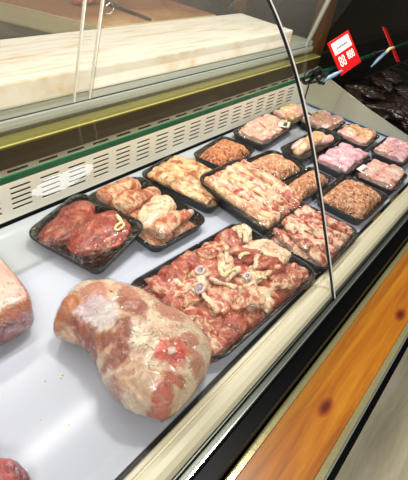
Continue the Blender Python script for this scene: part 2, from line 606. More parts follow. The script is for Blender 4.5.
# front rail
cp(prism('front_gap', [(.178, -.03), (.178, -.004), (.190, -.004), (.190, -.03)], X0, X1, M['seal'], case))
prof = [(.178, -.03), (.1785, .008), (.175, .013), (.169, .014), (.1675, .0115), (.165, .0115), (.163, .0145), (.155, .0165), (.145, .0155), (.136, .011), (.131, .003), (.129, -.03)]
cp(prism('front_rail', prof, X0, 2.6, M['cream'], case))
cp(prism('glass_channel', [(.1285, -.03), (.1285, .003), (.1265, .003), (.1265, -.008), (.1205, -.008), (.1205, .003), (.1155, .003), (.1155, -.03)], X0, 2.6, M['channel'], case))
cp(box('channel_lip', (X0, 2.6, .1125, .1150, -.03, .0045), M['brightsteel'], case))
cp(box('front_panel', (X0, 2.6, .085, .112, -.9, -.012), M['black'], case))
cp(box('case_body', (X0, 2.6, .113, .86, -.9, -.031), M['black'], case))
# thin strips coloured as gold reflections in the gap
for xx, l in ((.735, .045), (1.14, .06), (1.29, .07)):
    cp(box('gold_reflection_strip', (xx, xx + l, .1795, .187, -.0035, .001), M['amber'], case))
# curved front glass, two panes and the joint
PR = []
_y, _z, _n, _L = .1235, -.006, 160, .86
for _i in range(_n + 1):                       # straight at the foot, bending back towards the top
    PR.append((_y, _z))
    _a = 1.1 - 1.15 * (_i / _n * _L / .925) ** 3
    _y += math.cos(_a) * _L / _n
    _z += math.sin(_a) * _L / _n
def sheet(name, x0, x1, th, mat, off=0):
    pts = PR
    up, dn = [], []
    for i, p in enumerate(pts):
        a, b = pts[max(i - 1, 0)], pts[min(i + 1, 160)]
        d = Vector((b[0] - a[0], b[1] - a[1])).normalized()
        n = Vector((-d.y, d.x))
        up.append((p[0] + n.x * (off + th / 2), p[1] + n.y * (off + th / 2)))
        dn.append((p[0] + n.x * (off - th / 2), p[1] + n.y * (off - th / 2)))
    return cp(prism(name, up + dn[::-1], x0, x1, mat, case, smooth=False))
def smooth_sides(o):
    for p in o.data.polygons:
        p.use_smooth = abs(p.normal.x) < .5 and p.area > .002
sheet('front_glass', X0, .7595, .005, M['glass'])
sheet('front_glass', .7655, 2.6, .005, M['glass'])
sheet('joint_strip', .7600, .7648, .0064, M['label'])
sheet('joint_seal', .7595, .7600, .0056, M['seal'])
sheet('joint_seal', .7649, .7655, .0056, M['seal'])
# end glass
bm = bmesh.new()
pf = [(.768, .008), (.768, .150), (.68, .129), (.489, .074), (.31, .033), (.20, .016), (.20, .008)]
add_prism(bm, pf, X1 - .008, X1 - .002)
cp(obj('end_glass', bm, M['endglass'], case, smooth=False))
bm = bmesh.new()
add_tube(bm, [(X1 - .005, y, z + .002) for y, z in pf[1:6]], .002, 6)
cp(obj('end_glass_rim', bm, M['steel'], case))
bm = bmesh.new()
add_box(bm, X1 - .014, X1 - .0085, .20, .765, .0085, .012)
cp(obj('end_glass_foot', bm, M['blueclear'], case, smooth=False))
# bumper shelf
cp(box('bumper_wood', (X0, 2.6, -.027, .068, -.085, -.060), M['wood'], case))
cp(box('bumper_trim', (X0, 2.6, .0685, .0815, -.088, -.0565), M['brass'], case, bev=.001))
cp(box('bumper_trim', (X0, 2.6, -.0395, -.0275, -.088, -.0575), M['brass'], case, bev=.001))
cp(box('bumper_edge', (X0, 2.6, -.043, -.040, -.115, -.058), M['brightsteel'], case))
cp(box('bumper_underside', (X0, 2.6, -.052, .084, -.13, -.0885), M['black'], case))
cp(box('bumper_skirt', (X0, 2.6, -.054, -.0435, -.13, -.066), M['black'], case))
cp(box('beam_highlight', (X0, 1.79, .7595, .7625, .2030, .2045), M['edgeglint'], case))  # thin strip painted as the bright highlight of the beam edge

# ------------------------------------------------------------------ neighbouring case beyond the end glass
nb = thing('display_case', 'dark neighbouring counter beyond the glass end of the long case', 'display case', (1.8, 0, FLOOR_Z))
nb.location = (0, 0, FLOOR_Z)
o = box('deck', (1.795, 3.6, .20, .76, -.03, -.004), M['worktop'], nb); cp(o)  # near-black colour keeps this counter looking unlit
o = box('back_panel', (1.795, 3.6, .774, .80, 0, .20), M['worktop'], nb); cp(o)
for i in range(9):
    xx = 1.9 + i * .2
    o = box('divider_bar', (xx, xx + .003, .205, .755, -.0035, .004), M['bronze'], nb); cp(o)
# ------------------------------------------------------------------ worktop, boards behind
wt = thing('worktop', 'black service worktop behind the counter under the cutting boards', 'worktop', (0, 0, FLOOR_Z))
cp(box('top', (-1, 1.9, .905, 1.62, .215, .2515), M['worktop'], wt))
cp(box('cabinet', (-1, 1.88, .92, 1.60, -.9, .2145), M['black'], wt))

bm = bmesh.new()
add_box(bm, -.45, 1.595, -.124, .124, 0, .056, bev=.006)
o = obj('cutting_board', bm, M['board'], None, smooth=False, loc=(0, .936, .252))
tag(o, 'long white plastic cutting board with knife scratches along the back of the counter', 'cutting board')

bm = bmesh.new()
poly = [(.905, 1.064), (1.45, 1.064), (1.42, 1.50), (.735, 1.47)]
lo = [bm.verts.new((x - .905, y - 1.064, 0)) for x, y in poly]
hi = [bm.verts.new((x - .905, y - 1.064, .056)) for x, y in poly]
bm.faces.new(lo); bm.faces.new(hi)
for k in range(4):
    bm.faces.new((lo[k], lo[(k + 1) % 4], hi[(k + 1) % 4], hi[k]))
bmesh.ops.bevel(bm, geom=list(bm.edges), offset=.005, segments=2, affect='EDGES')
o = obj('cutting_board', bm, M['board2'], None, smooth=False, loc=(.905, 1.064, .252))
tag(o, 'brown stained thick cutting board pushed up behind the long white board', 'cutting board')

# sharpening steel and scrap of meat on it
st = thing('sharpening_steel', 'slim dark rod lying on the stained cutting board', 'sharpening steel', (1.10, 1.20, .3085), (0, 0, R(-88)))
bm = bmesh.new()
add_tube(bm, [(-.02, 0, .0045), (.12, 0, .0045), (.128, 0, .0045)], .004, 8, radii=[.006, .0055, .003])
obj('rod', bm, M['bronze'], st)
bm = bmesh.new()
add_tube(bm, [(-.10, 0, .009), (-.07, 0, .009), (-.03, 0, .008), (-.02, 0, .006)], .009, 10, radii=[.006, .009, .008, .005])
obj('handle', bm, M['seal'], st)
mt = thing('meat_scrap', 'red meat piece with white fat on the stained cutting board', 'meat', (1.03, 1.30, .3085))
bm = bmesh.new()
add_loft(bm, [(-.05, 0, .016, .02, .014), (0, .01, .018, .03, .018), (.06, .01, .016, .022, .014)], 18, 16, .006, 30, 3)
obj('lean', bm, M['lambred'], mt)
bm = bmesh.new()
add_loft(bm, [(-.04, -.02, .026, .005, .004), (0, -.015, .032, .006, .005), (.05, -.01, .028, .005, .004)], 14, 10, .002, 60, 4)
obj('fat', bm, M['lambfat'], mt)

# dim timber posts far behind
for i, (x, y, w) in enumerate([(4.12, 1.8, .13), (3.45, 2.3, .08)]):
    o = box('timber_post', (x, x + w, y, y + w, FLOOR_Z, 2.2), M['timber'])
    tag(o, ['brown timber post in the dark area behind the counter', 'slimmer brown timber post deeper in the dark area'][i], 'post')

# ------------------------------------------------------------------ packs
def rrect(L, W, r, z, n=6):
    pts = []
    for cx, cy, a0 in ((L / 2 - r, W / 2 - r, 0), (-L / 2 + r, W / 2 - r, 90), (-L / 2 + r, -W / 2 + r, 180), (L / 2 - r, -W / 2 + r, 270)):
        for k in range(n + 1):
            a = R(a0 + 90 * k / n)
            pts.append((cx + r * math.cos(a), cy + r * math.sin(a), z))
    return pts

def make_tray(L, W, root, h=.028):
    bm = bmesh.new()
    r = min(L, W) * .14 + .006
    prof = [(-.030, 0, -.008), (-.024, .002, -.006), (-.006, h * .9, 0), (.0, h, 0), (.0, h + .0022, 0), (-.006, h + .0028, 0), (-.010, h, -.002), (-.028, .006, -.008), (-.036, .0042, -.008)]
    rings = []
    for d, z, dr in prof:
        rings.append([bm.verts.new(p) for p in rrect(L + d, W + d, max(r + d / 2, .006), z)])
    n = len(rings[0])
    for a, b in zip(rings, rings[1:]):
        for k in range(n):
            bm.faces.new((a[k], a[(k + 1) % n], b[(k + 1) % n], b[k]))
    bm.faces.new(rings[0])
    bm.faces.new(rings[-1])
    return obj('tray', bm, M['tray'], root)

def make_film(L, W, root, seed, h=.0315, mat='film', lift=.0016, wr=.0012):
    verts, faces = [], []
    for c in root.children:
        if c.type != 'MESH' or c.name.startswith('tray'):
            continue
        b = len(verts)
        verts += [tuple(c.matrix_basis @ v.co) for v in c.data.vertices]
        faces += [[b + i for i in p.vertices] for p in c.data.polygons]
    bvh = BVHTree.FromPolygons(verts, faces)
    nx = max(24, int(L / .0042)); ny = max(20, int(W / .0042))
    r = min(L, W) * .14 + .006
    a, b = L / 2 - .001, W / 2 - .001
    P, Z0 = {}, {}
    for i in range(nx + 1):
        for j in range(ny + 1):
            x, y = -a + 2 * a * i / nx, -b + 2 * b * j / ny
            qx, qy = max(abs(x) - (a - r), 0), max(abs(y) - (b - r), 0)
            d = math.hypot(qx, qy)
            if qx > 0 and qy > 0 and d > r:
                x = math.copysign(a - r + qx * r / d, x)
                y = math.copysign(b - r + qy * r / d, y)
            P[i, j] = (x, y)
            hit = bvh.ray_cast(Vector((x, y, .3)), Vector((0, 0, -1)))
            z = h
            if hit[0] is not None:
                z = max(z, hit[0].z + lift)
            if i in (0, nx) or j in (0, ny):
                z = h
            Z0[i, j] = z
    Z = dict(Z0)
    for it in range(26):
        Zn = dict(Z)
        for i in range(1, nx):
            for j in range(1, ny):
                Zn[i, j] = max(Z0[i, j], .25 * (Z[i - 1, j] + Z[i + 1, j] + Z[i, j - 1] + Z[i, j + 1]))
        Z = Zn
    bm = bmesh.new()
    V = {}
    for (i, j), z in Z.items():
        x, y = P[i, j]
        e = min(1, 6 * min(i, nx - i) / nx, 6 * min(j, ny - j) / ny)
        ang = math.atan2(y / b, x / a)
        w = abs(noise.noise(Vector((math.cos(ang) * 5 + seed, math.sin(ang) * 5, math.hypot(x / a, y / b) * .9))))
        V[i, j] = bm.verts.new((x, y, z + e * wr * (1 - 2.5 * w)))
    for i in range(nx):
        for j in range(ny):
            try:
                bm.faces.new((V[i, j], V[i + 1, j], V[i + 1, j + 1], V[i, j + 1]))
            except ValueError:
                pass
    # skirt down the outside of the tray
    bd = [(i, 0) for i in range(nx + 1)] + [(nx, j) for j in range(1, ny + 1)] + [(i, ny) for i in range(nx - 1, -1, -1)] + [(0, j) for j in range(ny - 1, 0, -1)]
    low = []
    for k in bd:
        x, y = P[k]
        low.append(bm.verts.new((x * 1.012, y * 1.012, h - .004)))
    n = len(bd)
    for k in range(n):
        bm.faces.new((V[bd[k]], V[bd[(k + 1) % n]], low[(k + 1) % n], low[k]))
    return obj('wrap', bm, M[mat], root)

def lump(root, name, mat, keys, seed, nl=20, na=18, amp=.003, freq=45, **kw):
    bm = bmesh.new()
    add_loft(bm, keys, nl, na, amp, freq, seed, **kw)
    return obj(name, bm, M[mat], root)

def settle(root, floor=.0055):
    """keep every piece above the tray floor"""
    for c in root.children:
        if c.type == 'MESH' and not c.name.startswith(('tray', 'wrap')):
            zmin = min(v.co.z for v in c.data.vertices)
            if zmin < floor:
                for v in c.data.vertices:
                    if v.co.z < floor + .01:
                        v.co.z = max(v.co.z, floor)

def sticker(root, x, y, z, w, h, rot=0, tilt=0):
    s = bpy.data.objects.new('price_sticker', None)
    bm = bmesh.new()
    add_box(bm, -w / 2, w / 2, -h / 2, h / 2, -.0004, .0004)
    o = obj('price_sticker', bm, M['label'], root, smooth=False, loc=(x, y, z))
    o.rotation_euler = (tilt, 0, rot)
    bpy.data.objects.remove(s)
    bm = bmesh.new()
    rr = random.Random(1)
    xx = -w * .35
    while xx < w * .35:
        bw = rr.choice((.0006, .001, .0014))
        add_box(bm, xx, xx + bw, -h * .32, h * .05, .00045, .0007)
        xx += bw + .001
    obj('barcode', bm, M['ink'], o, smooth=False)
    return o

def pack(label, x, y, L, W, rot, z=.0, tilt=(0, 0), cat_='meat pack', h=.028, group=None):
    root = thing('meat_pack', label, cat_, (x, y, z), (R(tilt[0]), R(tilt[1]), R(rot)), group)
    make_tray(L, W, root, h)
    return root

def mince(root, L, W, mat, top, seed, name='mince', n=520):
    rnd = random.Random(seed)
    a, b = L / 2 - .016, W / 2 - .016
    def hz(x, y):
        u, v = min(abs(x / a), 1), min(abs(y / b), 1)
        return .008 + (top - .008) * (1 - u ** 3.5) ** .6 * (1 - v ** 3.5) ** .6 + .004 * noise.noise(Vector((x * 40, y * 40, seed)))
    bm = bmesh.new()
    nx, ny = 30, 26
    g = [[bm.verts.new((-a + 2 * a * i / nx, -b + 2 * b * j / ny, max(.006, hz(-a + 2 * a * i / nx, -b + 2 * b * j / ny) - .002))) for j in range(ny + 1)] for i in range(nx + 1)]
    for i in range(nx):
        for j in range(ny):
            bm.faces.new((g[i][j], g[i + 1][j], g[i + 1][j + 1], g[i][j + 1]))
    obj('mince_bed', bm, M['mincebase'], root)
    bm = bmesh.new()
    for k in range(n):
        x, y = rnd.uniform(-a, a), rnd.uniform(-b, b)
        th = rnd.gauss(.6, .9)
        pts, rad = [], []
        lift = rnd.uniform(-.0005, .0045)
        r0 = rnd.uniform(.0020, .0031)
        m = rnd.randint(5, 8)
        for q in range(m):
            x = max(-a, min(a, x)); y = max(-b, min(b, y))
            pts.append((x, y, max(.008, hz(x, y) + lift * math.sin(math.pi * q / (m - 1)))))
            rad.append(r0 * (.6 if q in (0, m - 1) else 1))
            th += rnd.gauss(0, .35)
            x += .0042 * math.cos(th); y += .0042 * math.sin(th)
        add_tube(bm, pts, r0, 5, radii=rad)
    return obj(name, bm, M[mat], root)

def chunk(root, name, mat, x, y, z, l, w, h, ang, seed, rough=.34, nu=44, nv=24, lim=None, crease=.0022, bend=0):
    """irregular flattened piece of meat: a lobed pebble with folds and creases"""
    bm = bmesh.new()
    off = Vector((seed * 3.17, seed * 1.31, seed * .77))
    ca, sa = math.cos(ang), math.sin(ang)
    rows = []
    for j in range(1, nv):
        ph = -math.pi / 2 + math.pi * j / nv
        row = []
        for i in range(nu):
            th = i * math.tau / nu
            d = Vector((math.cos(ph) * math.cos(th), math.cos(ph) * math.sin(th), math.sin(ph)))
            f = 1 + rough * (noise.noise(Vector((d.x, d.y, d.z * .4)) * 1.25 + off) * 1.5 + .5 * noise.noise(d * 2.8 + off))
            k = .72 + .28 * abs(math.cos(ph)) ** .5
            p = Vector((d.x * l * f, d.y * w * f, d.z * h * (.8 + .2 * f)))
            p.y += bend * (p.x / l) ** 2
            p.z += .35 * h * noise.noise(Vector((p.x * 38, p.y * 38, seed * 2.0)))
            q = Vector((p.x * 55, p.y * 110, p.z * 40)) + off
            r = (.5 - abs(noise.noise(q)) * 2) + .5 * (.5 - abs(noise.noise(q * 2.1)) * 2)
            p += d * crease * r
            X, Y = x + p.x * ca - p.y * sa, y + p.x * sa + p.y * ca
            if lim:
                X = max(-lim[0], min(lim[0], X)); Y = max(-lim[1], min(lim[1], Y))
            row.append(bm.verts.new((X, Y, z + p.z)))
        rows.append(row)
    for a, b in zip(rows, rows[1:]):
        for i in range(nu):
            bm.faces.new((a[i], a[(i + 1) % nu], b[(i + 1) % nu], b[i]))
    bm.faces.new(rows[0]); bm.faces.new(rows[-1])
    return obj(name, bm, M[mat], root)

def fill(root, L, W, mat, top, seed, name='meat_layer', amp=.006):
    """the layer of meat at the bottom of a full tray"""
    a, b = L / 2 - .015, W / 2 - .015
    nx, ny = int(L / .003), int(W / .003)
    bm = bmesh.new()
    g = []
    for i in range(nx + 1):
        row = []
        for j in range(ny + 1):
            x, y = -a + 2 * a * i / nx, -b + 2 * b * j / ny
            u, v = abs(x / a), abs(y / b)
            q = Vector((x * 34, y * 34, seed))
            q += Vector((noise.noise(q + Vector((4, 4, 0))), noise.noise(q + Vector((0, 7, 3))), 0)) * .9
            z = .006 + (top - .006) * (max(0, 1 - u ** 6) * max(0, 1 - v ** 6)) ** .5 + amp * (.4 - abs(noise.noise(q)) * 2) * (1 - max(u, v) ** 8)
            row.append(bm.verts.new((x, y, max(z, .0058))))
        g.append(row)
    for i in range(nx):
        for j in range(ny):
            bm.faces.new((g[i][j], g[i + 1][j], g[i + 1][j + 1], g[i][j + 1]))
    return obj(name, bm, M[mat], root)

rnd = random.Random(5)
for i in range(12):
    x, y = 1.98 + (i % 4) * .19 + rnd.uniform(-.03, .03), .29 + (i // 4) * .18 + rnd.uniform(-.02, .02)
    bm_o = chunk(None, 'unlit_meat', 'darkmeat', 0, 0, .026, rnd.uniform(.075, .10), rnd.uniform(.04, .06), .026, rnd.uniform(0, 3.1), 200 + i, rough=.5, crease=.008)
    bm_o.location = (x, y, .002)
    tag(bm_o, 'meat lump coloured dark to look unlit in the neighbouring counter', 'meat', 'dark meat in the neighbouring counter')

# --- big pack of lamb pieces -------------------------------------------------
def lamb_pieces():
    L, W = .374, .246
    root = pack('largest black tray, filled with wrapped red lamb pieces on the bone, at the front middle', .598, .308, L, W, -3)
    rnd = random.Random(11)
    fill(root, L, W, 'lambred', .030, 4.4)
    k = 0
    lim = (L / 2 - .012, W / 2 - .012)
    for iy in range(4):
        for ix in range(6):
            x = (-2.5 + ix) * .058 + rnd.uniform(-.012, .012) + (.010 if iy % 2 else -.006)
            y = (-1.5 + iy) * .054 + rnd.uniform(-.010, .010)
            mat = rnd.choice(['lamb', 'lamb', 'lambred', 'lambred', 'lambfat', 'lamb'])
            chunk(root, 'lamb_piece', mat, x, y, .033 + rnd.uniform(-.004, .006), rnd.uniform(.030, .046), rnd.uniform(.018, .027), rnd.uniform(.010, .015), rnd.uniform(0, math.pi), k, rough=.45, lim=lim, crease=.003)
            k += 1
    # strips of fat and membrane folded between the pieces
    for q in range(9):
        x, y = rnd.uniform(-.12, .12), rnd.uniform(-.07, .07)
        a = rnd.uniform(0, math.pi)
        pts = []
        for s in range(4):
            pts.append((max(-.145, min(.145, x)), max(-.09, min(.09, y)), .044 + rnd.uniform(-.002, .003), rnd.uniform(.004, .009), .004))
            a += rnd.uniform(-.6, .6)
            x += .020 * math.cos(a); y += .020 * math.sin(a)
        lump(root, 'fat_strip', 'lambfat', pts, 50 + q, 22, 10, .003, 60)
    for (x, y, r_) in ((-.085, .012, .014), (-.045, .045, .011), (.02, -.03, .009)):
        bm = bmesh.new()
        pts = [(x + r_ * math.cos(t * math.tau / 16), y + r_ * .75 * math.sin(t * math.tau / 16), .049 + .002 * math.sin(t)) for t in range(17)]
        add_tube(bm, pts, .0035, 8)
        bo = obj('bone', bm, M['bone'], root)
        bm = bmesh.new()
        add_loft(bm, [(x - r_ * .6, y, .0465, r_ * .5, .003), (x, y, .0475, r_ * .6, .004), (x + r_ * .6, y, .0465, r_ * .5, .003)], 12, 12, .001, 60, 2, cap=.3)
        obj('marrow', bm, M['marrow'], bo)
    for (x0, y0, x1, y1) in ((-.02, .0, .0, .03), (-.02, .0, .02, .0), (.055, .02, .085, .012), (.03, -.045, .05, -.06)):
        lump(root, 'yellow_fat', 'yellowfat', [(x0, y0, .049, .004, .002), ((x0 + x1) / 2, (y0 + y1) / 2 + .004, .051, .0055, .0028), (x1, y1, .049, .003, .002)], 4, 12, 8, .0012, 80)
    settle(root)
    make_film(L, W, root, 1.0)
lamb_pieces()

# --- shanks ------------------------------------------------------------------
def shanks():
    L, W = .185, .262
    root = pack('black tray of pale lamb shanks beside the dark steaks, by the vent wall', .646, .602, L, W, -2)
    fill(root, L * .9, W * .92, 'shank', .022, 3.3)
    for k, (x0, y0, x1, y1, w0, w1, z) in enumerate([(-.062, .088, .062, .098, .034, .020, .028), (-.066, .035, .072, .028, .030, .015, .034),
                                                     (-.066, -.055, .060, -.018, .020, .036, .032), (-.058, -.095, .068, -.083, .030, .013, .033)]):
        mx, my = (x0 + x1) / 2, (y0 + y1) / 2
        lump(root, 'shank', ['shank', 'shank', 'lambfat', 'shank'][k], [(x0, y0, z, w0, w0 * .62), (mx, my + .008, z + .003, (w0 + w1) / 2 * 1.08, (w0 + w1) / 2 * .75), (x1, y1, z, w1, w1 * .75)], 20 + k, 50, 34, .0075, 26, cap=.2)
    lump(root, 'bone_end', 'bone', [(.064, -.084, .034, .008, .008), (.072, -.0835, .034, .009, .009), (.078, -.083, .034, .007, .007)], 3, 10, 12, .0008, 80, cap=.3)
    settle(root)
    make_film(L, W, root, 2.0)
shanks()

def steaks():
    L, W = .175, .205
    root = pack('black tray with two dark red steaks, tilted onto the shank pack', .478, .614, L, W, 10, z=.0142, tilt=(0, -9))
    chunk(root, 'steak', 'steak', -.006, .040, .027, .072, .048, .017, R(8), 3, rough=.22, nu=64, nv=32, crease=.002)
    chunk(root, 'steak', 'steak', .006, -.030, .033, .070, .054, .017, R(-14), 5, rough=.22, nu=64, nv=32, crease=.002)
    # pale bone and fat loop
    bm = bmesh.new()
    loop = [(.032 + .013 * math.cos(t * math.tau / 14), -.066 + .007 * math.sin(t * math.tau / 14), .0485) for t in range(15)]
    add_tube(bm, loop, .003, 7)
    obj('fat_loop', bm, M['yellowfat'], root)
    lump(root, 'fat_tail', 'yellowfat', [(.046, -.062, .047, .003, .002), (.052, -.048, .049, .005, .0025), (.060, -.036, .047, .003, .002)], 4, 12, 8, .001, 80)
    settle(root)
    make_film(L, W, root, 3.0)
steaks()

def strips(label, x, y, L, W, rot, mat, seed, z=0, tilt=(0, 0), ang=0, n=9, name='breast_strip', wave=.006, mat2=None, extra=0):
    root = pack(label, x, y, L, W, rot, z, tilt)
    rnd = random.Random(seed)
    fill(root, L, W, mat, .026, seed * .37)
    ca, sa = math.cos(ang), math.sin(ang)
    half = (abs(L * ca) + abs(W * sa)) / 2 - .022
    side = (abs(L * sa) + abs(W * ca)) / 2 - .024
    for k in range(n):
        v = -side + 2 * side * k / (n - 1)
        pts = []
        ph = rnd.uniform(0, 6)
        for s in range(6):
            u = -half + 2 * half * s / 5
            vv = v + wave * math.sin(s * 1.3 + ph)
            px, py = u * ca - vv * sa, u * sa + vv * ca
            px = max(-L / 2 + .02, min(L / 2 - .02, px)); py = max(-W / 2 + .02, min(W / 2 - .02, py))
            pts.append((px, py, .030 + rnd.uniform(-.002, .007) + (.004 if 1 < s < 5 else 0), side / n * rnd.uniform(.95, 1.6), rnd.uniform(.009, .014)))
        lump(root, name, mat if (k % 3 or not mat2) else mat2, pts, seed + k, 40, 16, .0045, 45, cap=.08)
    for q in range(extra):
        chunk(root, 'trimming', ['sliced', 'lamb', 'lambfat'][q % 3], rnd.uniform(-.05, .075), -W / 2 + rnd.uniform(.03, .10), .043, rnd.uniform(.02, .032), rnd.uniform(.008, .014), .008, rnd.uniform(0, 3.1), 300 + q, rough=.45, crease=.003, lim=(L / 2 - .013, W / 2 - .013))
    settle(root)
    make_film(L, W, root, seed * 1.0)
    return root

strips('black tray of fatty pale breast strips against the vent wall, left of the mince', .838, .622, .165, .245, 7, 'breast', 41, ang=R(100), n=6)
strips('black tray of pale breast slices in the middle, resting on its neighbour', .905, .462, .205, .255, -1, 'breast', 52, z=.0195, tilt=(8, 0), ang=R(100), n=9, mat2='sliced', wave=.006, extra=9)

def slices():
    L, W = .225, .178
    root = pack('black tray of pale marbled sliced meat at the front, right of the largest tray', .898, .262, L, W, 2)
    rnd = random.Random(8)
    k = 0
    fill(root, L, W, 'sliced', .030, 8.8)
    for i in range(5):
        for j in range(3):
            x = -.074 + i * .037 + rnd.uniform(-.008, .008)
            y = -.046 + j * .046 + rnd.uniform(-.006, .006)
            chunk(root, 'meat_slice', 'sliced' if k % 5 else 'lamb', x, y, .034 + rnd.uniform(-.003, .007), rnd.uniform(.032, .044), rnd.uniform(.014, .02), .009, rnd.uniform(.9, 1.7), 70 + k, rough=.4, lim=(L / 2 - .013, W / 2 - .013), crease=.003)
            k += 1
    settle(root)
    make_film(L, W, root, 6.0)
slices()

# --- minces --------------------------------------------------------------------
r_ = pack('black tray of orange-brown mince against the vent wall', 1.06, .668, .20, .135, 8)
mince(r_, .20, .135, 'mincepale', .044, 1)
make_film(.20, .135, r_, 1.3)
r_ = pack('black tray of mince behind the pale breast slices, second from the vent wall', 1.118, .520, .185, .145, -4)
mince(r_, .185, .145, 'mincebrown', .043, 2)
make_film(.185, .145, r_, 2.3)
r_ = pack('narrow black tray of brown mince squeezed between two wider mince trays', 1.118, .398, .205, .093, -1)
mince(r_, .205, .093, 'mincebrown', .042, 3, n=400)
make_film(.205, .093, r_, 3.3)
r_ = pack('front black tray of coarse brown mince by the cream rail', 1.163, .268, .215, .158, 0)
mince(r_, .215, .158, 'mincebrown', .048, 4, n=620)
make_film(.215, .158, r_, 4.3)

# --- chicken ---------------------------------------------------------------------
def chicken(label, x, y, L, W, rot, mats, seed, n=6, z=0, tilt=(0, 0), stick=None, name='chicken_piece', film='film'):
    root = pack(label, x, y, L, W, rot, z, tilt)
    rnd = random.Random(seed)
    rows = 2
    per = (n + 1) // 2
    fill(root, L, W, mats[0], .026, seed * .61)
    k = 0
    for i in range(per):
        for j in range(rows):
            px = -L / 2 + .036 + (L - .072) * i / max(per - 1, 1) + rnd.uniform(-.005, .005)
            py = (-.5 + j) * (W - .05) * .60 + rnd.uniform(-.005, .005)
            w = (L - .03) / per * rnd.uniform(.55, .70)
            chunk(root, name, rnd.choice(mats), px, py, .032 + rnd.uniform(-.002, .005), (W - .03) * rnd.uniform(.30, .40), w, .013, rnd.uniform(-.7, .7) + math.pi / 2, seed * 9 + k, rough=.3, lim=(L / 2 - .013, W / 2 - .013), crease=.0018)
            k += 1
    settle(root)
    make_film(L, W, root, seed * 1.7, mat=film)
    if stick:
        sticker(root, *stick)
    return root

chicken('black tray of pink chicken with a white price sticker, against the vent wall', 1.325, .690, .255, .135, 5, ['chickpink'], 61, 8, stick=(.060, -.045, .0475, .055, .040, R(20), R(-8)))
chicken('farthest small tray of orange-skinned chicken in the corner by the vent wall', 1.545, .708, .175, .115, 3, ['chickskin', 'chickpink'], 62, 6)
chicken('black tray of pink chicken with white sticker at its back edge, near the glass end', 1.600, .590, .185, .130, 0, ['chickpink', 'chickpink', 'chickskin'], 63, 6, stick=(-.05, .040, .042, .048, .032, R(0), R(6)))
chicken('black tray of cream and brown mixed chicken cuts beside the glass end', 1.608, .448, .172, .138, 2, ['chickskin', 'chickskin', 'chickpink'], 64, 6)
chicken('black tray of lilac-pink chicken in the middle of the chicken packs', 1.372, .397, .22, .128, 0, ['chicklilac'], 65, 8)
chicken('black tray of pink chicken at the far right corner, beside the glass end', 1.612, .297, .195, .132, 2, ['chickpink', 'chicklilac'], 66, 8)
chicken('black tray of pale pink chicken with white sticker at the front, by the cream rail', 1.378, .260, .172, .138, 3, ['chickpink'], 67, 6, stick=(-.045, .05, .0435, .055, .032, R(-5), R(8)))

root = pack('narrow black tray of long pale drumsticks propped over its neighbours', 1.362, .512, .265, .098, -6, z=.012, tilt=(0, -5))
lump(root, 'drumstick', 'chickskin', [(-.108, -.005, .028, .013, .011), (-.05, .0, .032, .019, .016), (.02, .006, .036, .026, .020), (.07, .006, .032, .022, .015)], 81, 34, 24, .003, 35, cap=.15)
lump(root, 'drumstick', 'chickpink', [(-.09, .022, .026, .010, .010), (-.02, .022, .030, .014, .012), (.05, -.018, .030, .018, .014), (.10, -.01, .026, .012, .010)], 82, 30, 20, .003, 35, cap=.15)
settle(root)
make_film(.265, .098, root, 8.1)

# ------------------------------------------------------------------ big wrapped joint at the front
def colour_by(me, fn):
    ca = me.color_attributes.new('meat_colour', 'FLOAT_COLOR', 'POINT')
    for i, v in enumerate(me.vertices):
        ca.data[i].color = fn(v.co)

def mixc(a, b, t):
    return tuple(x + (y - x) * t for x, y in zip(a, b))

def sstep(a, b, x):
    t = max(0, min(1, (x - a) / (b - a)))
    return t * t * (3 - 2 * t)

joint = thing('meat_joint', 'large wrapped bone-in joint with creamy fat and red cut face, on the white deck', 'meat joint', (.325, .315, .001))
bm = bmesh.new()
# spine runs from the shank end (far) to the thick cut end (near); local coordinates
KEYS = [(-.016, .150, .042, .056, .032), (-.003, .118, .048, .065, .042), (.014, .070, .054, .071, .051), (.018, .015, .056, .078, .055), (.012, -.040, .058, .086, .058), (.012, -.088, .055, .085, .054), (.016, -.130, .046, .062, .043)]
add_loft(bm, KEYS, 170, 170, .007, 16, 5, cap=.09, flat=.05)
me_o = obj('lean_and_fat', bm, M['attrmeat'], joint)
FAT, FAT2, PINK, MUS, SIL, RED, BR = [lin(c) for c in ('e4ccae', 'd4a888', 'bc7860', '94462f', 'c4bcc8', 'd03018', 'b0622f')]
PATCH = [  # x, y (local), rx, ry, rot, colour
    (-.036, .118, .030, .040, .4, BR), (.005, .095, .030, .034, .3, PINK), (-.016, .062, .028, .040, -.2, SIL), (.026, .030, .021, .048, .35, MUS),
    (.050, .060, .014, .035, .3, PINK), (-.052, .058, .014, .034, 0, MUS), (-.052, .022, .018, .044, -.6, MUS), (-.052, -.022, .020, .024, -.5, MUS), (-.018, .000, .014, .032, .8, MUS),
    (.067, -.020, .022, .032, 0, PINK), (.004, -.080, .024, .026, .4, RED), (.014, -.072, .010, .008, .4, BR), (-.048, -.116, .024, .018, -.6, lin('c4503a')), (-.022, -.108, .009, .022, -.5, lin('b8583c')),
    (.030, -.124, .016, .026, 0, PINK), (-.085, -.05, .014, .02, 0, PINK), (.045, -.085, .018, .012, .3, PINK)]
def jc(co):
    n1 = noise.noise(co * 28)
    n2 = noise.noise(co * 60 + Vector((3, 1, 7)))
    n3 = noise.noise(co * 150)
    c = mixc(FAT, FAT2, sstep(-.2, .6, n1 + .4 * n2))
    for px, py, rx, ry, a, col in PATCH:
        dx, dy = co.x - px, co.y - py
        u = dx * math.cos(a) - dy * math.sin(a)
        v = dx * math.sin(a) + dy * math.cos(a)
        d = math.hypot(u / rx, v / ry) + .45 * n1 + .28 * n2 + .2 * n3
        if co.z > .03:
            c = mixc(c, col, (.62 if col is SIL else .92) * (1 - sstep(.72, 1.15, d)))
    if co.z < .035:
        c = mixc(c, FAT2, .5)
    return c
me_o.data.update()
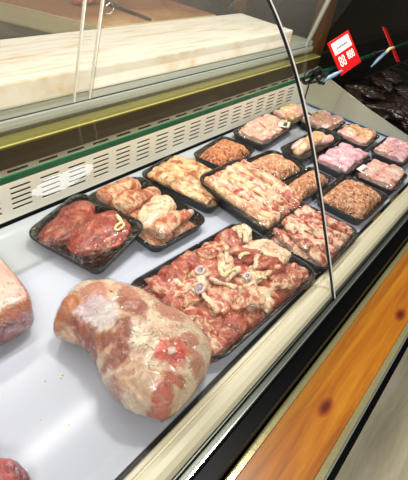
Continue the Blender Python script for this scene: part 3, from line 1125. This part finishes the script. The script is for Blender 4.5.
colour_by(me_o.data, jc)
# cut bone in the red face
bm = bmesh.new()
add_loft(bm, [(-.004, -.082, .1105, .004, .002), (.004, -.082, .1120, .006, .003), (.012, -.080, .1105, .004, .002)], 14, 14, .002, 60, 9, cap=.3)
obj('cut_bone', bm, M['bone'], joint)
def shell(root, src, mat, off, wr, freq, seed, zmin=.0015):
    bm = bmesh.new()
    bm.from_mesh(src.data)
    bm.normal_update()
    for v in bm.verts:
        n = v.normal
        p = v.co
        q = Vector((p.x * freq, p.y * freq, p.z * freq * .4)) + Vector((seed, 0, 0))
        v.co = v.co + n * (off + wr * abs(noise.noise(q)) + wr * .5 * abs(noise.noise(q * 2.7)))
        v.co.z = max(v.co.z, zmin)
    return obj('wrap', bm, M[mat], root)
shell(joint, me_o, 'film2', .0016, .004, 38, 2.0, zmin=-.0002)

# ------------------------------------------------------------------ cut block at the left edge
blk = thing('meat_block', 'round-cornered block of meat with pale fatty top at the left edge of the deck', 'meat joint', (.170, .582, .001))
bm = bmesh.new()
add_loft(bm, [(-.10, .03, .047, .08, .046), (-.04, .01, .047, .098, .047), (.03, .0, .047, .108, .047), (.105, -.008, .046, .098, .045)], 100, 110, .003, 18, 3, cap=.12, sq=.5)
b_o = obj('lean_and_fat', bm, M['attrmeat'], blk)
TOP, RIM, SIDE, SIDE2 = [lin(c) for c in ('dcbcaa', 'a8603e', '7c2c30', 'b8746c')]
def bc(co):
    n1 = noise.noise(co * 30)
    n2 = noise.noise(Vector((co.x * 50, co.y * 50, co.z * 120)))
    side = mixc(SIDE2, SIDE, sstep(-.15, .25, n1 + n2 * .6))
    top = mixc(TOP, lin('d49c8c'), sstep(0, .5, n1 + .5 * n2))
    c = mixc(side, RIM, sstep(.062, .074, co.z + .006 * n1))
    return mixc(c, top, sstep(.080, .0875, co.z + .004 * n1))
colour_by(b_o.data, bc)
shell(blk, b_o, 'film', .0012, .0025, 40, 5.0, zmin=-.0002)

# ------------------------------------------------------------------ joint in the near corner
cor = thing('meat_joint', 'red wrapped joint just entering the bottom left corner', 'meat joint', (.030, .306, .001))
bm = bmesh.new()
add_loft(bm, [(-.06, .05, .030, .04, .028), (-.02, .02, .034, .052, .033), (.015, -.03, .032, .052, .031), (.03, -.08, .028, .035, .026)], 50, 50, .006, 22, 8, cap=.2)
c_o = obj('lean_and_fat', bm, M['attrmeat'], cor)
colour_by(c_o.data, lambda co: mixc(mixc(lin('b83020'), lin('7c2024'), sstep(-.2, .3, noise.noise(co * 40))), lin('e0a888'), sstep(.12, .4, noise.noise(co * 55 + Vector((9, 2, 4))))))
shell(cor, c_o, 'film2', .0015, .003, 40, 7.0, zmin=-.0002)

# crumbs of fat on the deck
rnd = random.Random(3)
for (x, y) in ((.205, .385), (.226, .372), (.163, .335), (.186, .297), (.232, .375), (.40, .52), (.47, .50), (.64, .44), (.655, .455)):
    bm = bmesh.new()
    s = rnd.uniform(.0012, .0022)
    add_loft(bm, [(-s, 0, s * .5, s * .6, s * .5), (0, s * .3, s * .6, s, s * .6), (s, 0, s * .5, s * .6, s * .5)], 6, 6, s * .3, 300, x, cap=.3)
    o = obj('fat_crumb', bm, M['yellowfat'], None, loc=(x, y, .0002))
    tag(o, 'tiny crumb of fat lying on the white deck', 'crumb', 'fat crumbs on the deck')

# ------------------------------------------------------------------ price tags
def text_mesh(name, txt, size, mat, parent, loc, rot=(0, 0, 0), ext=.0006):
    cu = bpy.data.curves.new(name, 'FONT')
    cu.body = txt
    cu.size = size
    cu.extrude = ext
    cu.align_x = 'CENTER'
    cu.align_y = 'CENTER'
    t = bpy.data.objects.new(name, cu)
    COL.objects.link(t)
    bpy.context.view_layer.update()
    me = bpy.data.meshes.new_from_object(t.evaluated_get(bpy.context.evaluated_depsgraph_get()))
    bpy.data.objects.remove(t)
    me.materials.clear()
    me.materials.append(mat)
    o = bpy.data.objects.new(name, me)
    o.location = loc
    o.rotation_euler = rot
    return link(o, parent)

def price_tag(label, base, corners, full=True):
    """corners: lower-left, lower-right, upper-left of the card in world coordinates"""
    t = thing('price_tag', label, 'price tag', base)
    ll, lr, ul = [Vector(c) - Vector(base) for c in corners]
    xa = (lr - ll); w = xa.length; xa.normalize()
    ya = (ul - ll); ya = ya - xa * ya.dot(xa); h = ya.length; ya.normalize()
    za = xa.cross(ya)
    mtx = Matrix((xa, ya, za)).transposed().to_4x4()
    cen = ll + xa * w / 2 + ya * h / 2
    bm = bmesh.new()
    add_box(bm, -w / 2, w / 2, -h / 2, h / 2, -.0015, .0015, bev=.001)
    card = obj('card', bm, M['red'], t, smooth=False)
    card.matrix_basis = Matrix.Translation(cen) @ mtx
    if full:
        bm = bmesh.new()
        add_box(bm, -w * .40, w * .40, h * .08, h * .42, .0016, .0022)
        lb = obj('name_panel', bm, M['label'], card, smooth=False)
        # handwriting scribble
        bm = bmesh.new()
        pts = [(-w * .24 + w * .5 * i / 40, h * .23 + h * .035 * math.sin(i * 1.7) * (1 if i % 5 else 1.8), .0026) for i in range(41)]
        add_tube(bm, pts, h * .006, 5)
        obj('handwriting', bm, M['ink'], lb)
        d1 = text_mesh('digits', '88', h * .44, M['label'], card, (-w * .22, -h * .17, .0022))
        d2 = text_mesh('digits', '888', h * .33, M['label'], card, (w * .20, -h * .13, .0022))
        d1.scale = d2.scale = (.62, 1, 1)
    return t, card

t1, card = price_tag('red price tag with white name panel and digits clipped to the shelf edge', (1.40, .60, .245),
                     [(1.5246, 0.5528, 0.2317), (1.6256, 0.5355, 0.2708), (1.4929, 0.6306, 0.3161)])
B1 = Vector((1.40, .60, .245))
bm = bmesh.new()
add_tube(bm, [Vector((1.352 + .038 * math.cos(a), .592, .243 + .019 * math.sin(a))) - B1 for a in [R(15 + 33 * k) for k in range(11)]], .006, 8)
add_tube(bm, [Vector(p) - B1 for p in ((1.36, .590, .262), (1.395, .590, .268), (1.42, .588, .258), (1.435, .588, .240), (1.48, .585, .238))], .0055, 8)
add_tube(bm, [Vector(p) - B1 for p in ((1.37, .588, .224), (1.41, .586, .222), (1.45, .585, .232), (1.50, .583, .222))], .0055, 8)
add_tube(bm, [Vector(p) - B1 for p in ((1.40, .590, .240), (1.43, .586, .214), (1.47, .584, .205))], .006, 8)
add_box(bm, -.012, .030, -.010, .008, -.010, .006, bev=.002)
obj('clamp', bm, M['seal'], t1)
bm = bmesh.new()
add_tube(bm, [Vector(p) - B1 for p in ((1.445, .587, .208), (1.475, .580, .222), (1.50, .567, .236), (1.526, .556, .248))], .006, 8, radii=[.003, .0075, .0075, .004])
obj('stem', bm, M['blueclear'], t1)

t2, card2 = price_tag('red price tag turned edge-on farther along, with blue holder', (1.90, .60, .245),
                      [(1.9455, .4988, .2389), (2.0313, .5091, .2243), (1.9681, .6114, .3405)], full=False)
B2 = Vector((1.90, .60, .245))
bm = bmesh.new()
add_tube(bm, [Vector(p) - B2 for p in ((1.8492, .5631, .2129), (1.88, .556, .240), (1.912, .5464, .266))], .006, 8, radii=[.003, .007, .006])
obj('holder', bm, M['blueclear'], t2)
bm = bmesh.new()
add_tube(bm, [Vector(p) - B2 for p in ((1.912, .5464, .266), (1.93, .543, .280), (1.955, .536, .283))], .006, 8)
obj('holder_grip', bm, M['yellowfat'], t2)
bm = bmesh.new()
add_tube(bm, [Vector(p) - B2 for p in ((1.955, .536, .283), (1.97, .57, .262), (1.95, .597, .246))], .005, 8)
add_box(bm, .03, .07, -.010, .006, -.008, .004)
obj('clamp', bm, M['seal'], t2, smooth=False)

# ------------------------------------------------------------------ lights
def area(name, loc, rot, sx, sy, power, col=(1, 1, 1), shape='RECTANGLE'):
    l = bpy.data.lights.new(name, 'AREA')
    l.shape = shape
    l.size = sx
    l.size_y = sy
    l.energy = power
    l.color = col
    o = bpy.data.objects.new(name, l)
    o.location = loc
    o.rotation_euler = rot
    COL.objects.link(o)
    return o
def lamp(name, loc, target, sx, sy, power, col=(1, 1, 1), shape='RECTANGLE'):
    d = Vector(target) - Vector(loc)
    return area(name, loc, d.to_track_quat('-Z', 'Y').to_euler(), sx, sy, power, col, shape)
area('case_lamp', (.85, .56, .565), (R(22), 0, 0), 1.8, .02, 8, (1, .98, .97))
lamp('ceiling_or_fill_lamp', (.9, 1.9, 2.2), (.9, .7, 0), 1.6, .2, 15, (1, .97, .95))
lamp('ceiling_or_fill_lamp', (1.2, .53, 2.6), (.9, .2, 0), .22, .22, 38, (1, .97, .94))
area('ceiling_or_fill_lamp', (2.29, -2.82, 2.40), (0, 0, 0), .75, .5, 24, (.88, .94, 1), 'ELLIPSE')
lamp('ceiling_or_fill_lamp', (-1.0, -1.3, 2.3), (1.2, -.1, -.4), .5, .5, 48, (1, .97, .93))  # added fill behind the camera, brightens the floor and counter front
w = bpy.data.worlds.new('World')
SC.world = w
w.use_nodes = True
w.node_tree.nodes['Background'].inputs[0].default_value = (.9, .88, .82, 1)
w.node_tree.nodes['Background'].inputs[1].default_value = .28

# ------------------------------------------------------------------ camera
cam = bpy.data.cameras.new('camera')
cam.sensor_fit = 'VERTICAL'
cam.sensor_height = 24
cam.lens = 24 * 430.29 / 480
cam.clip_start = .02
co = bpy.data.objects.new('camera', cam)
RX = Vector((0.62978245, -0.76310595, 0.14506334))
DN = Vector((-0.41066106, -0.48561288, -0.77171084))
FW = Vector((0.65934177, 0.42643808, -0.61920837))
m = Matrix((RX, -DN, -FW)).transposed().to_4x4()
m.translation = (0, 0, .65)
co.matrix_world = m
COL.objects.link(co)
SC.camera = co
SC.view_settings.view_transform = 'Standard'
SC.view_settings.look = 'None'
SC.view_settings.exposure = -.12
SC.view_settings.gamma = 1
